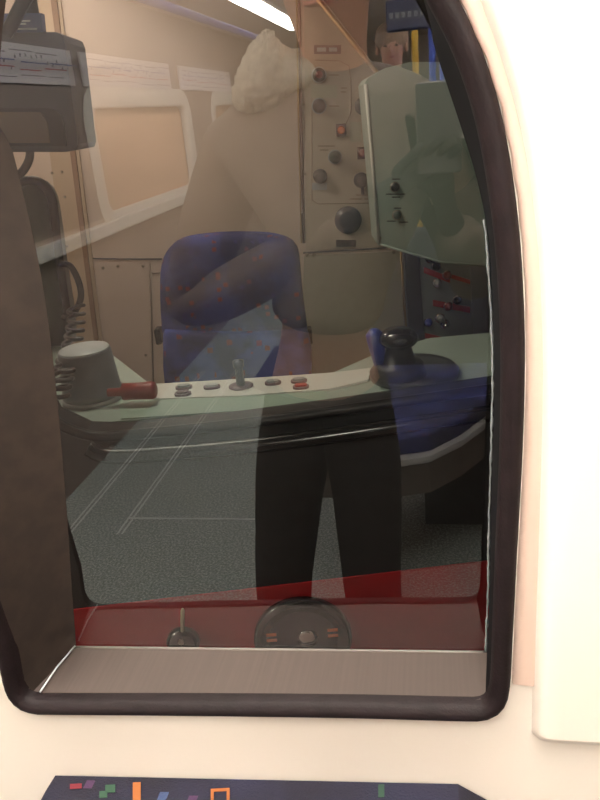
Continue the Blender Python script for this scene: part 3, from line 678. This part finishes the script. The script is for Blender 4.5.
# ------------------------------------------------------------------ driver seat
VS = 1.12
ds = thing('driver_chair', 'blue moquette driver seat with rounded backrest facing the desk', 'seat', Vector((*on_v(235, 300, VS).xy, .08)))
def lsx(px, py, v=VS): return L(on_v(px, py, v))
outl = [(161, 335), (159, 300), (160, 268), (168, 249), (184, 240), (212, 236), (240, 235), (268, 236), (288, 241), (298, 251), (301, 275), (304, 305), (308, 335)]
oc = [lsx(*p) for p in outl]; oc = resample(cat_rom(oc, 4), 40, False)
def cushion(name, front_pts, v0, depth, m, par, puff=.02):
    n = len(front_pts); cx = sum(p.x for p in front_pts)/n; cz = sum(p.z for p in front_pts)/n
    b = MB(); rows = []
    for (s_, dv) in ((.94, depth), (1.0, depth-.015), (1.0, .02), (.975, .005), (.93, -.004), (.8, -.010), (.55, -.014), (.25, -.016)):
        rows.append([cab(cx+(p.x-cx)*s_, v0+dv, cz+(p.z-cz)*s_) for p in front_pts])
    b.grid(rows, closed=True)
    b.bm.faces.new([vv for vv in b.bm.verts[:n]]) if b.bm.verts.ensure_lookup_table() is None else None
    b.bm.verts.ensure_lookup_table(); b.bm.faces.new(b.bm.verts[len(b.bm.verts)-n:])
    return b.build(name, m, par)
cushion('backrest', oc, VS, .09, moq_cab, ds)
lo = [lsx(*p, VS-.03) for p in ((162, 336), (164, 331), (200, 333), (240, 334), (280, 332), (306, 330), (309, 336), (312, 352), (312, 368), (310, 400), (165, 400), (162, 368))]
moq_low = moquette('brighter blue moquette', (.05, .08, .38), (.02, .03, .14), [(.16, .03, .06), (.03, .03, .22), (.16, .03, .16)], 34)
cushion('lumbar_cushion', lo, VS-.03, .08, moq_low, ds)
cc = lsx(236, 380)
b = MB(); b.box((cc.x, VS-.20, .55), (.46, .46, .10), M=CAB, bev=.03); b.build('seat_cushion', moq_cab, ds)
b = MB(); b.lathe(cab(cc.x, VS-.18, .08), EZ, [(0, .16), (.02, .16), (.03, .05), (.42, .05), (.42, 0)], 24); b.build('pedestal', darkgrey, ds)
for px in (158, 308):
    q = lsx(px, 338); b = MB(); b.box((q.x+(.004 if px > 200 else -.002), VS+.03, q.z), (.02, .05, .05), M=CAB, bev=.006); b.build('pivot', black, ds)
q1_, q2_ = lsx(236, 350), lsx(236, 400)
b = MB(); b.box((cc.x, VS+.07, (.6+q1_.z)/2), (.08, .03, q1_.z-.5), M=CAB); b.build('back_bracket', darkgrey, ds)

# ------------------------------------------------------------------ left side: monitor, casing, cords
VM = .42
mo = thing('cctv_monitor', 'black box monitor with a blue notice on top, hanging at upper left', 'monitor', on_v(40, 90, VM))
def lm(px, py, v=VM): return L(on_v(px, py, v))
pts = [(-60, 32), (56, 32), (62, 35), (65, 42), (78, 144), (76, 150), (66, 152), (-50, 152)]
b = MB(); b.prism([cab(q.x, VM, q.z) for q in [lm(*p) for p in pts]], EV*.14, bev=0); b.build('housing', mat('monitor black', (.022, .022, .028), .4), mo)
pts = [(-40, 108), (50, 108), (60, 113), (64, 124), (66, 146), (-40, 146)]
b = MB(); b.prism([cab(q.x, VM-.006, q.z) for q in [lm(*p, VM-.006) for p in pts]], EV*.006); b.build('screen_bezel', black, mo)
pts = [(-30, 112), (40, 112), (47, 122), (50, 143), (-30, 143)]
b = MB(); b.prism([cab(q.x, VM-.009, q.z) for q in [lm(*p, VM-.009) for p in pts]], EV*.003); b.build('screen', mat('brown dim screen', (.14, .10, .07), .25), mo)
pts = [(-60, 14), (41, 13), (43, 32), (-60, 33)]
b = MB(); b.prism([cab(q.x, VM-.002, q.z) for q in [lm(*p, VM-.002) for p in pts]], EV*.02, m=mat('navy notice', (.03, .05, .14), .4))
for yy, a, c in ((24, 0, 26), (29, 2, 37), (21, 18, 30)):
    b.prism([cab(q.x, VM-.003, q.z) for q in [lm(*p, VM-.003) for p in ((a, yy-.8), (c, yy-1), (c, yy+.6), (a, yy+.8))]], EV*.001, m=palegrey)
b.build('notice', signm, mo)
ms = [lm(*p, VM-.02) for p in ((34, -14), (24, 0), (12, 24), (6, 34))]
b = MB(); b.tube([cab(q.x, VM-.02, q.z) for q in ms], .012, 10)
q = lm(45, -60); b.box((lm(20, 0).x, VM+.08, 2.0), (.05, .06, .12), M=CAB)
b.tube([cab(lm(20, 0).x, VM+.08, 1.98), cab(lm(20, 40).x, VM+.08, lm(20, 40).z)], .018, 10); b.build('mount_arm', black, mo)

VH = .62
hs = thing('intercom_casing', 'long rounded grey green casing with a black rim at far left', 'casing', on_v(45, 340, VH))
def lh(px, py, v=VH): return L(on_v(px, py, v))
def solid(pts, v0, v1, m, nm, par, bulge=.03):
    P = [lh(*p, v0) for p in pts]; P = resample(cat_rom(P, 5, True), 44); cx = sum(p.x for p in P)/len(P); cz = sum(p.z for p in P)/len(P)
    b = MB(); rows = [[cab(cx+(p.x-cx)*s_, v0+dv, cz+(p.z-cz)*s_) for p in P] for s_, dv in ((.9, v1-v0), (1, v1-v0-.01), (1, 0), (.93, -bulge*.5), (.7, -bulge*.85), (.4, -bulge), (.1, -bulge*1.03))]
    b.grid(rows, closed=True); b.bm.verts.ensure_lookup_table(); n = len(P); b.bm.faces.new(b.bm.verts[:n]); b.bm.faces.new(b.bm.verts[-n:]); return b.build(nm, m, par)
solid([(20, 188), (34, 183), (46, 196), (52, 225), (58, 270), (66, 320), (66, 350), (48, 352), (30, 330), (10, 260), (8, 210)], VH, VH+.09, greengrey_dark, 'casing_body', hs)
rimp = cat_rom([(12, 186), (24, 181), (38, 182), (48, 190), (52, 205), (55, 235), (60, 275), (66, 315)], 6) if False else [(12, 186), (24, 181), (38, 182), (48, 190), (53, 205), (56, 235), (61, 275), (67, 315)]
b = MB(); b.tube([cab(q.x, VH+.005, q.z) for q in cat_rom([lh(*p, VH+.005) for p in rimp], 6)], .011, 10); b.build('casing_rim', black, hs)
b = MB(); b.tube([cab(q.x, VH-.02, q.z) for q in cat_rom([lh(*p, VH-.02) for p in ((30, 150), (29, 160), (22, 172), (8, 184))], 6)], .009, 10); b.build('feed_cable', black, hs)
b = MB(); b.box((lh(30, 250).x-.12, VH+.1, lh(30, 250).z), (.2, .03, .2), M=CAB); b.box((( lh(30,250).x-.22+uL)/2-.0, VH+.1, lh(30,250).z), (abs(uL-(lh(30,250).x-.2)), .03, .06), M=CAB); b.build('wall_bracket', darkgrey, hs)
cb_ = [lh(*p, VH-.03) for p in ((60, 264), (70, 266), (78, 280), (81, 296), (76, 310), (68, 318), (62, 316))]
b = MB(); b.tube([cab(q.x, VH-.03, q.z) for q in cat_rom(cb_, 6)], .0075, 10); tag(b.build('looped_cable', black), 'plain black cable looping out from the grey green casing', 'cable')
# curly cord
cp2 = []; turns = 11; b = MB()
cpx = resample(cat_rom([Vector((p[0], p[1], 0)) for p in ((76, 306), (76, 322), (73, 340), (67, 360), (62, 378), (59, 396))], 6), 260, False)
for i, p in enumerate(cpx):
    a = i/259*turns*2*pi; R_ = .017; v_ = .50 - .43*min(1, i/200); q = L(on_v(p.x, p.y, v_))
    cp2.append(cab(q.x + R_*cos(a), v_ + R_*sin(a)*.9, q.z))
b.tube(cp2, .0042, 8); b.build('curly_cord', mat('black cord', (.015, .012, .014), .35)); tag(bpy.data.objects['curly_cord'], 'black coiled cord hanging in front of the grey drum', 'cord')

# unseen lamp added to brighten the left of the cab back wall
wl = thing('cab_fill_lamp', 'added unseen fill lamp on the cab ceiling near the back wall and the door post', 'lamp', cab(-.72, 1.2, 2.05), 'added cab lamps')
b = MB(); b.box((-.72, 1.2, 2.04), (.34, .14, .02), M=CAB); b.build('lamp_housing', white, wl)
b = MB(); b.box((-.72, 1.2, 2.022), (.30, .10, .015), M=CAB); b.build('diffuser', mat('rear cab fill diffuser', (.9, .9, .9), .5, emit=(1, .80, .67, 52)), wl)
lc = thing('cab_fill_lamp', 'added unseen fill lamp on the cab ceiling above the desk', 'lamp', cab(-.35, .34, 2.05))  # second unseen lamp, added to brighten the desk and the hanging box
b = MB(); b.box((-.35, .34, 2.04), (.34, .14, .02), M=CAB); b.build('lamp_housing', white, lc)
b = MB(); b.box((-.35, .34, 2.022), (.30, .10, .015), M=CAB); b.build('diffuser', mat('desk fill diffuser', (.9, .9, .9), .5, emit=(1, .87, .72, 52)), lc)
# gap floor between the cars
b = MB(); b.box((-.2, .6, -.35), (5, 1.0, .1)); struct(b.build('ground', tunnel))

pl = thing('gap_fill_lamp', 'added unseen fill lamp outside to the left of the gap', 'lamp', (-2.6, .35, 2.3))  # unseen lamp added to brighten the neighbouring train's red front
b = MB(); b.box((-2.6, .35, 2.33), (.16, 1.4, .05)); b.build('lamp_housing', white, pl)
b = MB(); b.box((-2.6, .35, 2.29), (.12, 1.3, .03)); b.build('diffuser', mat('gap fill diffuser', (.9, .9, .9), .5, emit=(1, .88, .74, 260)), pl)
b = MB(); b.box((-2.6, .35, 2.6), (.04, .04, .5)); b.build('hanger', darkgrey, pl)
# ================================================================== PEOPLE
def skin_obj(name, nodes, edges, m, parent=None, sub=2, root=0):
    """nodes: (x, y, z, rx[, ry])"""
    me = bpy.data.meshes.new(name); me.from_pydata([n[:3] for n in nodes], edges, []); o = bpy.data.objects.new(name, me); COL.objects.link(o)
    sk = o.modifiers.new('skin', 'SKIN'); sk.use_smooth_shade = True
    for i, n in enumerate(nodes):
        r = n[3]; r2 = n[4] if len(n) > 4 else r; me.skin_vertices[0].data[i].radius = (r, r2)
    me.skin_vertices[0].data[root].use_root = True
    sb = o.modifiers.new('sub', 'SUBSURF'); sb.levels = sub; sb.render_levels = sub
    dg = bpy.context.evaluated_depsgraph_get(); dg.update(); ne = bpy.data.meshes.new_from_object(o.evaluated_get(dg))
    o.modifiers.clear(); o.data = ne; ne.materials.clear(); ne.materials.append(m)
    for p in ne.polygons: p.use_smooth = True
    if parent: attach(o, parent)
    return o
def ell(name, c, r, m, par, disp=0, seg=32, sc=20, sq=None):
    bm = bmesh.new(); bmesh.ops.create_uvsphere(bm, u_segments=seg, v_segments=seg//2, radius=1)
    for v in bm.verts:
        d = 1 + (disp*noise.noise(v.co*sc) if disp else 0); v.co = Vector((v.co.x*r[0]*d, v.co.y*r[1]*d, v.co.z*r[2]*d)); 
        if sq: v.co = sq(v.co)
        v.co += Vector(c)
    for f in bm.faces: f.smooth = True
    me = bpy.data.meshes.new(name); bm.to_mesh(me); bm.free(); me.materials.append(m); o = bpy.data.objects.new(name, me); COL.objects.link(o)
    if par: attach(o, par)
    return o
def hand_nodes(wrist, palm_dir, side_dir, up_n, nodes, edges, w_idx, s=1):
    """a palm and five fingers as chains of the body's own skeleton"""
    pd, sd, un = Vector(palm_dir).normalized(), Vector(side_dir).normalized(), Vector(up_n).normalized(); w = Vector(wrist)
    a = len(nodes); nodes.append((*(w+pd*.05*s), .022, .014)); edges.append((w_idx, a))
    kn = w + pd*.088*s
    for j, (off, ln) in enumerate(((-.030, .068), (-.010, .078), (.010, .074), (.030, .058))):
        p0 = kn + sd*off*s; prev = a
        for q in range(3):
            f = (q+.5)/2.5; p = p0 + pd*(ln*f*s) + un*(.018*f*f*s); nodes.append((*p, .0088-.001*q)); edges.append((prev, len(nodes)-1)); prev = len(nodes)-1
    prev = a
    for q in range(2):
        p = w + pd*(.055+.022*q)*s + sd*(-.038-.012*q)*s + un*(.012+.01*q)*s; nodes.append((*p, .0100)); edges.append((prev, len(nodes)-1)); prev = len(nodes)-1
def figure(name, label, loc, H, jac, trs, hair, pose, width=1.0, fleece=None, face=1, trousers_name='trousers'):
    """an upright figure facing +y; pose gives elbows and wrists relative to the feet centre"""
    X, Y, Z = loc; t = thing(name, label, 'person', loc); k = H/1.72
    ln_ = pose.get('lean', 0)
    def P(x, y, z, *r): return (X+(x+ln_*max(0, z-.9))*k, Y+y*k, Z+z*k) + tuple(q*k for q in r)
    nodes = [P(0, 0, .95, .10, .08), P(0, 0, 1.15, .12, .09), P(0, 0, 1.36, .14, .09), P(0, .0, 1.46, .055), P(0, .015+pose.get('hy', 0)*.5, 1.53, .05), P(pose.get('hx', 0), .03+pose.get('hy', 0), 1.63, .075, .088), P(pose.get('hx', 0), .02+pose.get('hy', 0), 1.69, .06, .07)]
    edges = [(0, 1), (1, 2), (2, 3), (3, 4), (4, 5), (5, 6)]
    jn = [P(0, 0, pose.get('hem', .98), .150, .118), P(0, 0, 1.12, .155, .11), P(pose.get('wide', 0)*.8, 0, 1.22, .175+pose.get('wide', 0), .115), P(0, 0, 1.40, .13, .09), P(0, .01, 1.52, .072, .070)]; je = [(0, 1), (1, 2), (2, 3), (3, 4)]
    for sd in (-1, 1):
        e, w_ = pose['elbow'][sd], pose['wrist'][sd]; sh = (.175*sd, -.005, 1.38)
        b0 = len(nodes); nodes += [P(*sh, .05), P(*e, .038), P(*w_, .024, .020)]; edges += [(2, b0), (b0, b0+1), (b0+1, b0+2)]
        pdv = (Vector(w_)-Vector(e)).normalized(); pd = pose.get('hand', {}).get(sd, pdv)
        hand_nodes(P(*w_)[:3], pd, (1 if sd > 0 else 1, 0, 0) if abs(pd[0]) < .8 else (0, 0, 1), (0, 1, 0) if abs(pd[1]) < .8 else (-1, 0, 0), nodes, edges, b0+2, k)
        c0 = len(jn); wj = Vector(e).lerp(Vector(w_), .93); jn += [P(*sh, .075), P(*e, .056), P(*wj, .043)]; je += [(3, c0), (c0, c0+1), (c0+1, c0+2)]
        hipx = .085*sd; kn = pose.get('knee', {}).get(sd, (.11*sd, .02, .50)); ft = pose.get('foot', {}).get(sd, (.12*sd, -.01, .08))
        b1 = len(nodes); nodes += [P(hipx, 0, .86, .055), P(*kn, .048), P(*ft, .034), P(ft[0], ft[1]+.11, .035, .030)]; edges += [(0, b1), (b1, b1+1), (b1+1, b1+2), (b1+2, b1+3)]
    body = skin_obj('body', nodes, edges, skin, t)
    if pose.get('gloves'):
        body.data.materials.append(trouser)
        for p_ in body.data.polygons:
            if any((p_.center - Vector(P(*pose['wrist'][sd_])[:3])).length < .20 and p_.center.z > P(0, 0, 1.1)[2] and abs(p_.center.y - Y) > .07 for sd_ in (-1, 1)): p_.material_index = 1
    skin_obj('jacket', jn, je, jac, t)
    tn = [P(0, 0, 1.06, .120, .10)]; te = []
    for sd in (-1, 1):
        kn = pose.get('knee', {}).get(sd, (.11*sd, .02, .50)); ft = pose.get('foot', {}).get(sd, (.12*sd, -.01, .08)); c0 = len(tn)
        tn += [P(.075*sd, 0, .79, .082), P(*kn, .066), P(ft[0], ft[1], .08, .064)]; te += [(0, c0), (c0, c0+1), (c0+1, c0+2)]
    skin_obj('trousers', tn, te, trs, t)
    for sd in (-1, 1):
        ft = pose.get('foot', {}).get(sd, (.12*sd, -.01, .08)); c = P(ft[0], ft[1]+.06, .045)[:3]
        ell('shoe', c, (.048*k, .135*k, .045*k), black, t, sq=lambda v: Vector((v.x, v.y, max(v.z, -.040))))
    hc = Vector(P(pose.get('hx', 0), .03+pose.get('hy', 0), 1.64)[:3])
    hd = ell('hair', hc+Vector((0, -.032*k, .040*k)), (.092*k, .098*k, .092*k), hair, t, disp=.16, seg=40, sc=5)
    for sd in (-1, 1):
        ell('eye', hc+Vector((.031*k*sd, .083*k, .0)), (.011*k, .006*k, .006*k), black, t, seg=12)
        ell('ear', hc+Vector((.082*k*sd, .0, -.01*k)), (.010*k, .018*k, .028*k), skin, t, seg=12)
    ell('nose', hc+Vector((0, .094*k, -.022*k)), (.013*k, .018*k, .022*k), skin, t, seg=12)
    ell('mouth', hc+Vector((0, .084*k, -.058*k)), (.022*k, .008*k, .005*k), mat('lips', (.45, .16, .13), .5), t, seg=12)
    return t, hc, k
px_, py_ = -.225, -.70
pose = {'elbow': {-1: (-.27, .03, 1.10), 1: (.28, .03, 1.12)}, 'wrist': {-1: (.08, .15, 1.28), 1: (.20, .12, 1.27)}, 'hand': {-1: (.7, .1, .6), 1: (-.15, .15, .98)},
        'knee': {-1: (-.12, .02, .48), 1: (.075, .02, .48)}, 'foot': {-1: (-.13, 0, .08), 1: (.10, .0, .08)}, 'hx': -.02, 'hy': .02, 'gloves': 1, 'hem': 1.06, 'wide': .03, 'lean': .11}
t, hc, k = figure('person', 'person in a brown jacket with cream fleece hood lining photographing the window', (px_, py_, 0), 1.77, jacketm, trouser, hairg, pose)
# fleece lined hood lying on the shoulder
b = MB()
hood = []
for i in range(20):
    a = radians(95) + radians(185)*i/19; hood.append(Vector((px_ + .045 + .075*cos(a), py_ - .005 + .085*sin(a), 1.50 + .035*cos(a+pi)+.02)))
b.tube(hood, [.034*min(1, .45+.25*min(i, 19-i)) for i in range(20)], 18); o = b.build('fleece_hood', furm, t, smooth=True)
for v in o.data.vertices: v.co += v.normal*(.010*noise.noise(v.co*60) + .006*noise.noise(v.co*150))
fz = on_y(264, 74, 2*YG-py_-.07)
o = ell('fleece_lining', (fz.x, py_+.07, fz.z), (.046, .050, .062), furm, t, disp=.10, seg=72, sc=6, sq=lambda v: Vector((v.x*(1-.45*v.z/.062)+.012*v.z/.062, v.y, v.z)))
for v in o.data.vertices: v.co += v.normal*(.007*noise.noise(v.co*150))
# phone held up beside the camera position
ph = thing('mobile_phone', 'slim dark mobile phone held up in front of the window', 'phone', (.0, -.525, 1.43))
b = MB(); b.box((.012, -.523, 1.44), (.066, .009, .13), bev=.004); b.build('phone_body', darkgrey, ph)

pose2 = {'elbow': {-1: (-.26, -.02, 1.10), 1: (.26, -.02, 1.10)}, 'wrist': {-1: (-.24, .06, .86), 1: (.24, .06, .86)}, 'hx': 0, 'hy': 0}
ph_ = on_y(392, 50, 4.6)
figure('person', 'standing passenger with wavy brown hair and dark coat far down the saloon', (ph_.x, 2*YG-4.6, 0), 1.90, coatm, trouser, hairm, pose2)

# ------------------------------------------------------------------ world, view
wd = bpy.data.worlds.new('world'); scene.world = wd; wd.use_nodes = True
wd.node_tree.nodes['Background'].inputs[0].default_value = (.012, .012, .016, 1); wd.node_tree.nodes['Background'].inputs[1].default_value = .5
vs = scene.view_settings; vs.view_transform = 'Standard'; vs.look = 'None'; vs.gamma = 1; vs.use_curve_mapping = False; vs.exposure = -.1
scene.cycles.max_bounces = 10; scene.cycles.diffuse_bounces = 4; scene.cycles.glossy_bounces = 4; scene.cycles.transparent_max_bounces = 16
scene.cycles.sample_clamp_indirect = 4; scene.cycles.use_denoising = True
try: scene.cycles.denoiser = 'OPENIMAGEDENOISE'
except Exception: pass
scene.cycles.caustics_reflective = False; scene.cycles.caustics_refractive = False
